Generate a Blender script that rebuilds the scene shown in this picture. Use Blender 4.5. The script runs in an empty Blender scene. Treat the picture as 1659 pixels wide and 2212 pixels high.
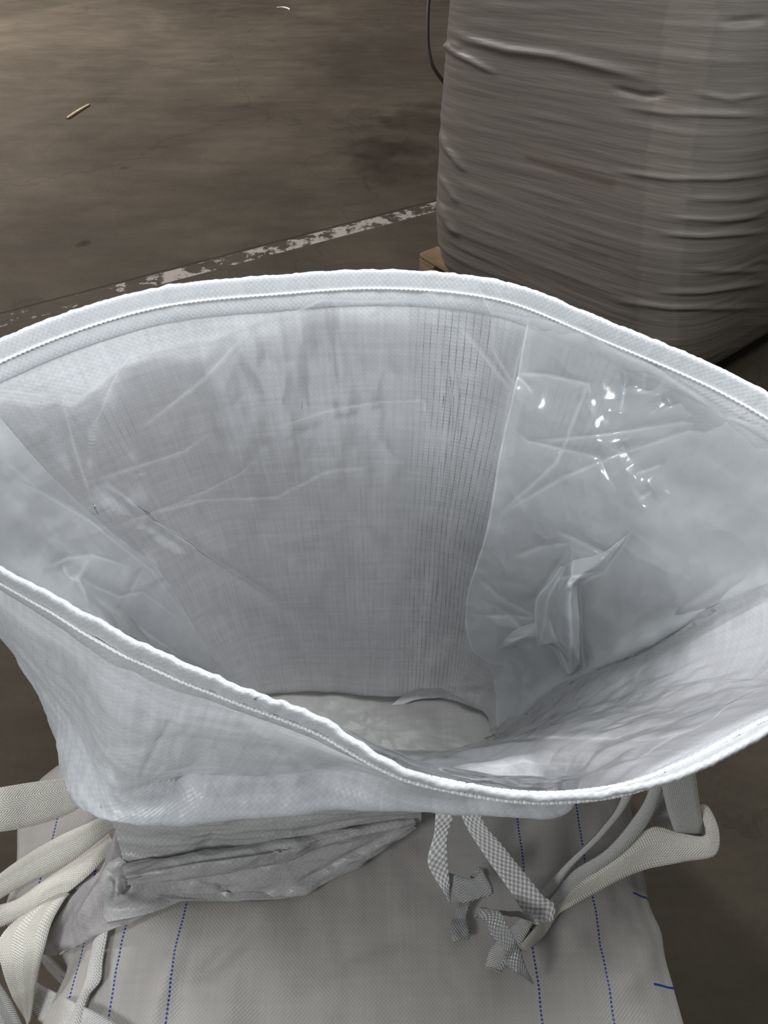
import bpy, bmesh, math, random
import numpy as np
from mathutils import Vector, noise
from mathutils.bvhtree import BVHTree

random.seed(7)
C = bpy.context.scene.collection
sc = bpy.context.scene

# ------------------------------------------------------------------ camera, world, lamps, exposure
F_PX, CX, CY = 1661.0, 829.5, 1106.0
CAM = np.array([0.0, 0.0, 1.6])
PITCH = math.radians(45.0)
cam = bpy.data.cameras.new('camera')
cam.sensor_fit = 'VERTICAL'
cam.sensor_height = 36.0
cam.lens = 36.0 * F_PX / 2212.0
cam.clip_start = 0.02
camera = bpy.data.objects.new('camera', cam)
C.objects.link(camera)
camera.location = CAM
camera.rotation_euler = (math.pi / 2 - PITCH, 0, 0)
sc.camera = camera

sc.view_settings.view_transform = 'Standard'
sc.view_settings.look = 'None'
sc.view_settings.gamma = 1.0
sc.view_settings.use_curve_mapping = False
sc.view_settings.exposure = 0.06

world = bpy.data.worlds.new('warehouse_air')
sc.world = world
world.use_nodes = True
world.node_tree.nodes['Background'].inputs[0].default_value = (0.80, 0.80, 0.82, 1)
world.node_tree.nodes['Background'].inputs[1].default_value = 0.15


def area(name, loc, target, size, power, col):
    l = bpy.data.lights.new(name, 'AREA')
    l.shape = 'DISK'
    l.size = size
    l.energy = power
    l.color = col
    o = bpy.data.objects.new(name, l)
    C.objects.link(o)
    o.location = loc
    d = Vector(target) - Vector(loc)
    o.rotation_euler = d.to_track_quat('-Z', 'Y').to_euler()
    return o


area('right_bay_lamp', (0.95, 0.85, 2.5), (0.1, 0.7, 0.7), 0.5, 25, (0.95, 0.98, 1.0))
area('left_bay_lamp', (-0.35, 0.80, 2.5), (0.0, 0.75, 0.8), 0.8, 19, (0.95, 0.98, 1.0))
area('front_fill', (-1.3, -0.8, 1.85), (-0.2, 0.6, 0.8), 0.5, 17, (0.96, 0.985, 1.0))  # unseen fill light, added to brighten the front of the skirt
area('far_fill', (-4.8, 6.2, 4.2), (-3.6, 7.0, 0.0), 1.4, 640, (1.0, 0.94, 0.96))  # unseen fill light, added to brighten the far left floor


# ------------------------------------------------------------------ helpers
def ray(u, v):
    a = (u - CX) / F_PX
    b = -(v - CY) / F_PX
    s, c = math.sin(PITCH), math.cos(PITCH)
    return np.array([a, c + b * s, -s + b * c])


def atz(u, v, z):
    d = ray(u, v)
    return CAM + d * ((z - CAM[2]) / d[2])


def att(u, v, t):
    return CAM + ray(u, v) * t


def proj(p):
    r = np.asarray(p) - CAM
    s, c = math.sin(PITCH), math.cos(PITCH)
    dep = r[..., 1] * c - r[..., 2] * s
    b = (r[..., 1] * s + r[..., 2] * c) / dep
    return CX + F_PX * r[..., 0] / dep, CY - F_PX * b


def hermite(knots, pts, q, closed=False, period=None):
    """C1 interpolation of pts (n, ...) at knots, evaluated at q."""
    k = np.asarray(knots, float)
    p = np.asarray(pts, float)
    if closed:
        k = np.concatenate([[k[-2] - period, k[-1] - period], k, [k[0] + period, k[1] + period]])
        p = np.concatenate([p[-2:], p, p[:2]])
    n = len(k)
    h = np.diff(k)
    sl = np.diff(p, axis=0) / h.reshape((-1,) + (1,) * (p.ndim - 1))
    m = np.zeros_like(p)
    for i in range(1, n - 1):
        m[i] = (sl[i - 1] * h[i] + sl[i] * h[i - 1]) / (h[i - 1] + h[i])
    m[0], m[-1] = sl[0], sl[-1]
    q = np.asarray(q, float)
    i = np.clip(np.searchsorted(k, q, side='right') - 1, 0, n - 2)
    hh = h[i]
    x = (q - k[i]) / hh
    sh = (-1,) + (1,) * (p.ndim - 1)
    x, hh = x.reshape(sh), hh.reshape(sh)
    return ((2 * x**3 - 3 * x**2 + 1) * p[i] + (x**3 - 2 * x**2 + x) * hh * m[i]
            + (-2 * x**3 + 3 * x**2) * p[i + 1] + (x**3 - x**2) * hh * m[i + 1])


def chord(pts, power=1.0):
    d = np.linalg.norm(np.diff(pts, axis=0), axis=1) ** power
    return np.concatenate([[0], np.cumsum(d)])


def curve(pts, n):
    pts = np.asarray(pts, float)
    k = chord(pts)
    return hermite(k, pts, np.linspace(0, k[-1], n))


def fnoise(p, scale, octaves=3, off=0.0):
    """fractal noise at an (..., 3) array, scale is a 3-vector or number."""
    q = (np.asarray(p) * scale).reshape(-1, 3) + off
    out = np.array([noise.fractal(Vector(x), 0.9, 2.0, octaves) for x in q])
    return out.reshape(np.asarray(p).shape[:-1])


def grid_normals(G, closed):
    if closed:
        du = np.roll(G, -1, axis=1) - np.roll(G, 1, axis=1)
    else:
        du = np.gradient(G, axis=1)
    dv = np.gradient(G, axis=0)
    n = np.cross(du, dv)
    return n / np.maximum(np.linalg.norm(n, axis=-1, keepdims=True), 1e-9)


def seg_dist(u, v, line):
    """distance in pixels of projected points to a polyline, with the position along it (0..1)."""
    best = np.full(u.shape, 1e9)
    al = np.zeros(u.shape)
    L = np.asarray(line, float)
    seg = np.linalg.norm(np.diff(L, axis=0), axis=1)
    tot, acc = seg.sum(), 0.0
    for a, b, s in zip(L[:-1], L[1:], seg):
        ab = b - a
        t = np.clip(((u - a[0]) * ab[0] + (v - a[1]) * ab[1]) / (s * s), 0, 1)
        d = np.hypot(u - a[0] - t * ab[0], v - a[1] - t * ab[1])
        m = d < best
        best = np.where(m, d, best)
        al = np.where(m, (acc + t * s) / tot, al)
        acc += s
    return best, al


def creases(G, closed, lines, sharp=False):
    """sculpt folds along lines: (polyline, width px, height m)."""
    N = grid_normals(G, closed)
    u, v = proj(G)
    h = np.zeros(u.shape)
    mask = np.zeros(u.shape)
    for line, w, amp in lines:
        d, al = seg_dist(u, v, line)
        end = np.clip(np.minimum(al, 1 - al) * 4 + 0.04, 0, 1) ** .7
        if sharp:
            h += amp * np.exp(-d / (w * 2.6)) * end
            mask = np.maximum(mask, np.exp(-(d / 3.4) ** 2) * end)
        else:
            h += amp * np.exp(-(d / w) ** 2) * end
    global LAST_CREASE
    LAST_CREASE = mask
    return G + N * h[..., None]


def grid_mesh(name, G, mat, parent=None, closed=False, uv=None, attrs=None, smooth=True):
    nr, nc = G.shape[:2]
    me = bpy.data.meshes.new(name)
    idx = np.arange(nr * nc).reshape(nr, nc)
    a = idx[:-1]
    b = idx[1:]
    if closed:
        f = np.stack([a, b, np.roll(b, -1, 1), np.roll(a, -1, 1)], -1).reshape(-1, 4)
    else:
        f = np.stack([a[:, :-1], b[:, :-1], b[:, 1:], a[:, 1:]], -1).reshape(-1, 4)
    me.from_pydata(G.reshape(-1, 3).tolist(), [], f.tolist())
    if uv is not None:
        # seam-safe: per-loop coordinates; the closing column of a loop runs on to the full length
        U = uv.reshape(-1, 2)
        per = uv[0, -1, 0] + (uv[0, -1, 0] - uv[0, -2, 0]) if closed else 0
        lay = me.uv_layers.new(name='UVMap')
        vi = f.reshape(-1)
        co = U[vi].copy()
        if closed:
            last = np.zeros(len(f), bool).reshape(nr - 1, nc)
            last[:, -1] = True
            last = np.repeat(last.reshape(-1), 4)
            first = (vi % nc) == 0
            co[last & first, 0] += per
        lay.data.foreach_set('uv', co.reshape(-1).astype(np.float32))
    for k, arr in (attrs or {}).items():
        at = me.attributes.new(k, 'FLOAT', 'POINT')
        at.data.foreach_set('value', np.asarray(arr, np.float32).reshape(-1))
    if smooth:
        me.polygons.foreach_set('use_smooth', [True] * len(me.polygons))
    me.materials.append(mat)
    me.update()
    o = bpy.data.objects.new(name, me)
    C.objects.link(o)
    if parent is not None:
        o.parent = parent
    return o


def arc_uv(G, closed):
    nr, nc = G.shape[:2]
    mid = G[nr // 3]
    du = np.linalg.norm(np.roll(mid, -1, 0) - mid, axis=1)
    U = np.concatenate([[0], np.cumsum(du)[:-1]])
    dv = np.linalg.norm(np.diff(G, axis=0), axis=2)
    V = np.concatenate([np.zeros((1, nc)), np.cumsum(dv, axis=0)])
    return np.stack([np.broadcast_to(U, (nr, nc)), V], -1)


def above(u, v, t):
    return t


def patch(name, rows, mat, parent, nr, nc, wrinkle=0.0, wscale=25.0, lines=(), wdir=(1, 1, 1), attrs=None):
    """surface through a grid of (u, v, t) control points (t = distance along the lens axis)."""
    W = np.array([[att(p[0], p[1], above(*p)) for p in r] for r in rows])
    kr = chord(W.mean(axis=1))
    kc = chord(W.mean(axis=0))
    A = hermite(kr, W, np.linspace(0, kr[-1], nr))
    A = np.swapaxes(hermite(kc, np.swapaxes(A, 0, 1), np.linspace(0, kc[-1], nc)), 0, 1)
    if wrinkle:
        N = grid_normals(A, False)
        A = A + N * (fnoise(A, np.array(wdir) * wscale, 3, 3.1) * wrinkle)[..., None]
    if lines:
        A = creases(A, False, lines)
    return grid_mesh(name, A, mat, parent, uv=arc_uv(A, False), attrs=attrs)


def ribbon(name, pairs, mat, parent, n=60, m=7, thick=0.0022, camber=0.0, ripple=0.0, zfix=None):
    """woven band through pairs of edge points ((u,v,t),(u,v,t))."""
    L = np.array([att(*p[0][:2], above(*p[0])) for p in pairs])
    R = np.array([att(*p[1][:2], above(*p[1])) for p in pairs])
    k = chord((L + R) / 2)
    q = np.linspace(0, k[-1], n)
    L, R = hermite(k, L, q), hermite(k, R, q)
    x = np.linspace(0, 1, m)
    G = L[:, None] * (1 - x[None, :, None]) + R[:, None] * x[None, :, None]
    N = grid_normals(G, False)
    toward = np.sign(((CAM - G) * N).sum(-1, keepdims=True).mean())
    N = N * toward
    G = G + N * (camber * (1 - (2 * x - 1) ** 2))[None, :, None]
    if ripple:
        G = G + N * (fnoise(G, 45.0, 2, 8.0) * ripple)[..., None]
    wid = np.linalg.norm(L - R, axis=1).mean()
    lp = np.concatenate([x, x[::-1]])
    P = np.concatenate([G, (G - N * thick)[:, ::-1]], axis=1)
    # rounded selvages
    mid = (P[:, m - 1] + P[:, m]) / 2
    ex = (P[:, m - 1] - P[:, m - 2])
    ex = ex / np.maximum(np.linalg.norm(ex, axis=1, keepdims=True), 1e-9)
    P = np.concatenate([P[:, :m], (mid + ex * thick * .5)[:, None], P[:, m:]], axis=1)
    lp = np.concatenate([lp[:m], [1.0], lp[m:]])
    uv = np.stack([np.broadcast_to(lp * wid, P.shape[:2]),
                   np.broadcast_to(q[:, None], P.shape[:2])], -1).copy()
    o = grid_mesh(name, P, mat, parent, closed=True, uv=uv)
    # cap both cut ends
    bm = bmesh.new()
    bm.from_mesh(o.data)
    bm.verts.ensure_lookup_table()
    nc = P.shape[1]
    for r in (0, n - 1):
        try:
            bm.faces.new([bm.verts[r * nc + j] for j in (range(nc) if r else range(nc - 1, -1, -1))])
        except ValueError:
            pass
    bm.to_mesh(o.data)
    bm.free()
    return o


def tube(name, pts, rad, mat, parent=None, n=60, seg=8, uvrep=None):
    p = curve(pts, n)
    tg = np.gradient(p, axis=0)
    tg /= np.linalg.norm(tg, axis=1, keepdims=True)
    ref = np.array([0.3, 0.2, 0.9])
    a = np.cross(tg, ref)
    a /= np.linalg.norm(a, axis=1, keepdims=True)
    b = np.cross(tg, a)
    th = np.linspace(0, 2 * math.pi, seg, endpoint=False)
    G = p[:, None] + rad * (a[:, None] * np.cos(th)[None, :, None] + b[:, None] * np.sin(th)[None, :, None])
    return grid_mesh(name, G, mat, parent, closed=True)


def empty(name, loc, label=None, cat=None, group=None):
    o = bpy.data.objects.new(name, None)
    o.empty_display_size = 0.1
    o.location = loc
    C.objects.link(o)
    if label:
        o['label'] = label
        o['category'] = cat
    if group:
        o['group'] = group
    return o


def settle(root):
    """children were modelled in world space: move their meshes so that each sits relative to its thing."""
    loc = Vector(root.location)
    for ch in root.children:
        ch.data.transform(__import__('mathutils').Matrix.Translation(-loc))
        ch.data.update()


# ------------------------------------------------------------------ node helpers and materials
class NT:
    def __init__(s, name):
        s.m = bpy.data.materials.new(name)
        s.m.use_nodes = True
        s.t = s.m.node_tree
        s.t.nodes.clear()
        s.out = s.t.nodes.new('ShaderNodeOutputMaterial')

    def n(s, kind, **kw):
        nd = s.t.nodes.new('ShaderNode' + kind)
        for k, v in kw.items():
            setattr(nd, k, v)
        return nd

    def put(s, sock, val):
        if hasattr(val, 'is_linked') or isinstance(val, bpy.types.NodeSocket):
            s.t.links.new(val, sock)
        else:
            sock.default_value = val

    def math(s, op, a, b=None, c=None, clamp=False):
        nd = s.n('Math', operation=op)
        nd.use_clamp = clamp
        for i, x in enumerate((a, b, c)):
            if x is not None:
                s.put(nd.inputs[i], x)
        return nd.outputs[0]

    def uv(s):
        return s.n('TexCoord').outputs['UV']

    def xyz(s, vec):
        nd = s.n('SeparateXYZ')
        s.put(nd.inputs[0], vec)
        return nd.outputs

    def attr(s, name):
        return s.n('Attribute', attribute_name=name).outputs['Fac']

    def mapping(s, vec, scale=(1, 1, 1), loc=(0, 0, 0), rot=(0, 0, 0)):
        nd = s.n('Mapping')
        s.put(nd.inputs[0], vec)
        nd.inputs['Location'].default_value = loc
        nd.inputs['Rotation'].default_value = rot
        nd.inputs['Scale'].default_value = scale
        return nd.outputs[0]

    def noise(s, vec, scale=5.0, detail=3.0, rough=0.55, dist=0.0):
        nd = s.n('TexNoise')
        s.put(nd.inputs['Vector'], vec)
        nd.inputs['Scale'].default_value = scale
        nd.inputs['Detail'].default_value = detail
        nd.inputs['Roughness'].default_value = rough
        nd.inputs['Distortion'].default_value = dist
        return nd.outputs[0]

    def ramp(s, fac, stops):
        nd = s.n('ValToRGB')
        s.put(nd.inputs[0], fac)
        e = nd.color_ramp.elements
        while len(e) < len(stops):
            e.new(0.5)
        for el, (p, c) in zip(e, stops):
            el.position = p
            el.color = (c, c, c, 1) if isinstance(c, (int, float)) else tuple(c) + (1,)
        return nd.outputs[0]

    def mix(s, fac, a, b, blend='MIX'):
        nd = s.n('Mix', data_type='RGBA', blend_type=blend)
        s.put(nd.inputs[0], fac)
        for sock, x in ((nd.inputs[6], a), (nd.inputs[7], b)):
            s.put(sock, tuple(x) + (1,) if isinstance(x, (tuple, list)) and len(x) == 3 else x)
        return nd.outputs[2]

    def bump(s, h, strength=0.3, dist=0.002, normal=None):
        nd = s.n('Bump')
        s.put(nd.inputs['Height'], h)
        nd.inputs['Strength'].default_value = strength
        nd.inputs['Distance'].default_value = dist
        if normal is not None:
            s.put(nd.inputs['Normal'], normal)
        return nd.outputs[0]

    def principled(s, col, rough, spec=0.5, normal=None, **kw):
        nd = s.n('BsdfPrincipled')
        s.put(nd.inputs['Base Color'], tuple(col) + (1,) if isinstance(col, (tuple, list)) else col)
        s.put(nd.inputs['Roughness'], rough)
        nd.inputs['Specular IOR Level'].default_value = spec
        if normal is not None:
            s.put(nd.inputs['Normal'], normal)
        return nd.outputs[0]

    def mixsh(s, fac, a, b):
        nd = s.n('MixShader')
        s.put(nd.inputs[0], fac)
        s.t.links.new(a, nd.inputs[1])
        s.t.links.new(b, nd.inputs[2])
        return nd.outputs[0]

    def done(s, sh):
        s.t.links.new(sh, s.out.inputs[0])
        return s.m


def woven(name, col, rough=0.38, trans=0.3, weave=0.0042, wdark=0.07, streak=0.10, gaps=False, stripes=None,
          bumpy=0.5, spec=0.45, crinkle=0.0):
    t = NT(name)
    uv = t.uv()
    X, Y, _ = t.xyz(uv)
    k = math.pi / weave
    sx = t.math('SINE', t.math('MULTIPLY', X, k))
    sy = t.math('SINE', t.math('MULTIPLY', Y, k))
    chk = t.math('MULTIPLY', sx, sy)                       # plain weave: alternating over and under
    chk01 = t.math('MULTIPLY_ADD', chk, 3.0, 0.5, clamp=True)
    tape = t.noise(t.mapping(uv, (1 / weave * .55, 9, 1)), 1.0, 2)     # tapes differ along the warp
    weft = t.noise(t.mapping(uv, (7, 1 / weave * .4, 1)), 1.0, 2)     # and along the weft
    big = t.noise(uv, 5.0, 3)
    f = t.math('MULTIPLY_ADD', chk01, -wdark, 1.0)
    f = t.math('MULTIPLY', f, t.math('MULTIPLY_ADD', t.math('SUBTRACT', tape, 0.5), streak * 2.2, 1.0))
    f = t.math('MULTIPLY', f, t.math('MULTIPLY_ADD', t.math('SUBTRACT', weft, 0.5), streak * 2.2, 1.0))
    f = t.math('MULTIPLY', f, t.math('MULTIPLY_ADD', t.math('SUBTRACT', big, 0.5), 0.10, 1.0))
    if gaps:
        g = t.attr('gap')
        wv = t.math('ABSOLUTE', t.math('SINE', t.math('MULTIPLY', t.math('ADD', X, t.math('MULTIPLY', t.noise(t.mapping(uv, (14, 3, 1)), 1.0, 2), 0.012)), math.pi / 0.0105)))
        line = t.math('LESS_THAN', wv, 0.22)
        wv2 = t.math('ABSOLUTE', t.math('SINE', t.math('MULTIPLY', t.math('ADD', Y, t.math('MULTIPLY', weft, 0.006)), math.pi / 0.0063)))
        line2 = t.math('MULTIPLY', t.math('LESS_THAN', wv2, 0.3), 0.45)
        brk = t.ramp(t.noise(t.mapping(uv, (60, 26, 1)), 1.0, 3), [(0.36, 0.25), (0.6, 1.0)])
        ln = t.math('MULTIPLY', t.math('MULTIPLY', t.math('MAXIMUM', line, line2), brk), g)
        f = t.math('MULTIPLY', f, t.math('MULTIPLY_ADD', ln, -0.62, 1.0))
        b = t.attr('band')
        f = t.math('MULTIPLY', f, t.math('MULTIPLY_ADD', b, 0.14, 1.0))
    c = t.mix(1.0, col, f, 'MULTIPLY')
    if stripes:
        acc = None
        for i, x0 in enumerate(stripes):
            wob = t.math('MULTIPLY', t.math('SUBTRACT', t.noise(t.mapping(uv, (2, 9, 1)), 1.0, 2), 0.5), 0.012)
            d = t.math('ABSOLUTE', t.math('SUBTRACT', t.math('ADD', X, wob), x0))
            s_ = t.math('LESS_THAN', d, 0.0013)
            acc = s_ if acc is None else t.math('MAXIMUM', acc, s_)
        dash = t.math('GREATER_THAN', t.math('SINE', t.math('MULTIPLY', Y, 2 * math.pi / 0.0046)), -0.35)
        tick = None
        for y0, xa in ((0.388, 0.352), (0.274, 0.352)):
            dx = t.math('GREATER_THAN', X, xa)
            dy = t.math('LESS_THAN', t.math('ABSOLUTE', t.math('SUBTRACT', Y, y0)), 0.0014)
            q = t.math('MULTIPLY', dx, dy)
            tick = q if tick is None else t.math('MAXIMUM', tick, q)
        acc = t.math('MAXIMUM', t.math('MULTIPLY', acc, dash), tick)
        on = t.attr('front')
        c = t.mix(t.math('MULTIPLY', acc, on), c, (0.022, 0.05, 0.30))
    h = t.math('ADD', t.math('MULTIPLY', chk, 0.35), t.math('MULTIPLY', tape, 0.5))
    nrm = t.bump(h, bumpy, 0.0007)
    if crinkle:
        cr = t.noise(t.mapping(uv, (95, 38, 1)), 1.0, 4, 0.6, 0.6)
        nrm = t.bump(cr, crinkle, 0.006, nrm)
    p = t.principled(c, rough, spec, nrm)
    tr = t.n('BsdfTranslucent')
    t.put(tr.inputs[0], c)
    t.put(tr.inputs['Normal'], nrm)
    return t.done(t.mixsh(trans, p, tr.outputs[0]))


def film(name, milk=0.42, col=(0.93, 0.94, 0.95), crumple=0.35, scale=7.0):
    t = NT(name)
    uv = t.uv()
    obj = t.n('TexCoord').outputs['Object']
    vo = t.n('TexVoronoi', feature='DISTANCE_TO_EDGE')
    w = t.noise(obj, scale * .8, 2)
    nd = t.n('VectorMath', operation='MULTIPLY_ADD')
    t.put(nd.inputs[0], t.n('TexNoise').outputs['Color'])
    t.put(nd.inputs[1], (0.12, 0.12, 0.12))
    t.put(nd.inputs[2], obj)
    tn = nd.inputs[0].links[0].from_node
    t.put(tn.inputs['Vector'], obj)
    tn.inputs['Scale'].default_value = 6.0
    t.put(vo.inputs['Vector'], nd.outputs[0])
    vo.inputs['Scale'].default_value = scale
    vo.inputs['Randomness'].default_value = 1.0
    ridge = t.math('POWER', t.math('SUBTRACT', 1.0, t.math('MINIMUM', t.math('MULTIPLY', vo.outputs['Distance'], 5.0), 1.0)), 3.0)
    soft = t.noise(obj, 16.0, 3, 0.5)
    h = t.math('ADD', t.math('MULTIPLY', ridge, 0.5), t.math('MULTIPLY', soft, 0.45))
    nrm = t.bump(h, crumple, 0.02)
    p = t.principled(col, 0.2, 0.5, nrm)
    tr = t.n('BsdfTranslucent')
    t.put(tr.inputs[0], tuple(col) + (1,))
    body = t.mixsh(0.35, p, tr.outputs[0])
    clear = t.n('BsdfTransparent')
    clear.inputs[0].default_value = (1, 1, 1, 1)
    lw = t.n('LayerWeight')
    lw.inputs[0].default_value = 0.35
    fac = t.math('MULTIPLY_ADD', lw.outputs['Facing'], 0.22, milk, clamp=True)
    fac = t.math('MULTIPLY_ADD', t.attr('crease'), 0.30, fac, clamp=True)
    base = t.mixsh(fac, clear.outputs[0], body)
    gl = t.n('BsdfGlossy')
    gl.inputs['Roughness'].default_value = 0.09
    t.put(gl.inputs['Normal'], nrm)
    fr = t.n('Fresnel')
    fr.inputs[0].default_value = 1.5
    t.put(fr.inputs['Normal'], nrm)
    return t.done(t.mixsh(t.math('MULTIPLY', fr.outputs[0], 0.9, clamp=True), base, gl.outputs[0]))


def webbing(name, col, kind='herringbone', rough=0.5, dark=0.35, pitch=0.0035, spec=0.4, bumpd=0.0011):
    t = NT(name)
    uv = t.uv()
    X, Y, _ = t.xyz(uv)
    if kind == 'herringbone':
        zig = t.math('PINGPONG', X, 0.0125)
        w = t.math('SINE', t.math('MULTIPLY', t.math('ADD', Y, t.math('MULTIPLY', zig, 1.1)), 2 * math.pi / pitch))
        x2 = t.math('SINE', t.math('MULTIPLY', X, 2 * math.pi / 0.0024))
        h = t.math('MULTIPLY_ADD', w, 0.4, t.math('MULTIPLY', x2, 0.22))
        f01 = t.math('MULTIPLY_ADD', w, 0.5, 0.5)
    else:                                                 # basket weave of white and clear tapes
        k = math.pi / pitch
        sx = t.math('SINE', t.math('MULTIPLY', X, k))
        sy = t.math('SINE', t.math('MULTIPLY', Y, k * 0.62))
        pr = t.math('MULTIPLY', sx, sy)
        f01 = t.math('MULTIPLY_ADD', pr, 4.0, 0.5, clamp=True)
        h = t.math('MULTIPLY', pr, 0.6)
    n1 = t.noise(t.mapping(uv, (500, 160, 1)), 1.0, 2)
    n2 = t.noise(t.mapping(uv, (20, 14, 1)), 1.0, 3)
    f = t.math('MULTIPLY', t.math('MULTIPLY_ADD', f01, dark, 1.0 - dark), t.math('MULTIPLY_ADD', n1, 0.36, 0.82))
    f = t.math('MULTIPLY', f, t.math('MULTIPLY_ADD', n2, 0.25, 0.88))
    c = t.mix(1.0, col, f, 'MULTIPLY')
    nrm = t.bump(t.math('ADD', h, t.math('MULTIPLY', n1, 0.5)), 0.8, bumpd)
    return t.done(t.principled(c, rough, spec, nrm))


M = {}
M['skirt'] = woven('white_woven_skirt', (0.79, 0.815, 0.84), 0.34, 0.25, gaps=True, crinkle=0.10, streak=0.15, wdark=0.045)
M['hem'] = woven('white_hem_tape', (0.80, 0.82, 0.84), 0.28, 0.22, wdark=0.05, streak=0.05, crinkle=0.22, spec=0.55)
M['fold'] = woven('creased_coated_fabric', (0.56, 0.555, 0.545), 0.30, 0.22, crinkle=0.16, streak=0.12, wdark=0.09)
M['flap'] = woven('thin_grey_woven_flap', (0.56, 0.53, 0.53), 0.5, 0.35, weave=0.003, streak=0.16, wdark=0.05)
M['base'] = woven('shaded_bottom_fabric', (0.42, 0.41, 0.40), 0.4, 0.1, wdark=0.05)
M['pale_strip'] = woven('white_seam_tape', (0.88, 0.88, 0.87), 0.4, 0.2, wdark=0.05)
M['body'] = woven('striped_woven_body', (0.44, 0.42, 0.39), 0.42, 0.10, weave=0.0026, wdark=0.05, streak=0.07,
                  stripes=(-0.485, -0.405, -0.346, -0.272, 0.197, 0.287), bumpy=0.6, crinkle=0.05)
M['liner'] = film('clear_liner_film', 0.10, crumple=0.07)
M['curtain'] = film('milky_liner_film', 0.36, (0.80, 0.83, 0.85), crumple=0.10)
M['strap_cream'] = webbing('cream_webbing', (0.88, 0.85, 0.75), dark=0.28)
M['strap_grey'] = webbing('grey_webbing', (0.68, 0.67, 0.64), dark=0.30)
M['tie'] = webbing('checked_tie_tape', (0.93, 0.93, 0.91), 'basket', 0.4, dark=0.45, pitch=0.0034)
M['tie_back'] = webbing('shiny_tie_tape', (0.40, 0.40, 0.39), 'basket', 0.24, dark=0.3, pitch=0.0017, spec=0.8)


def thread_mat():
    t = NT('sewing_thread')
    return t.done(t.principled((0.90, 0.91, 0.90), 0.22, 0.7))


M['thread'] = thread_mat()

# ------------------------------------------------------------------ floor
LP0, LP1 = atz(0, 677, 0), atz(949, 431, 0)


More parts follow.
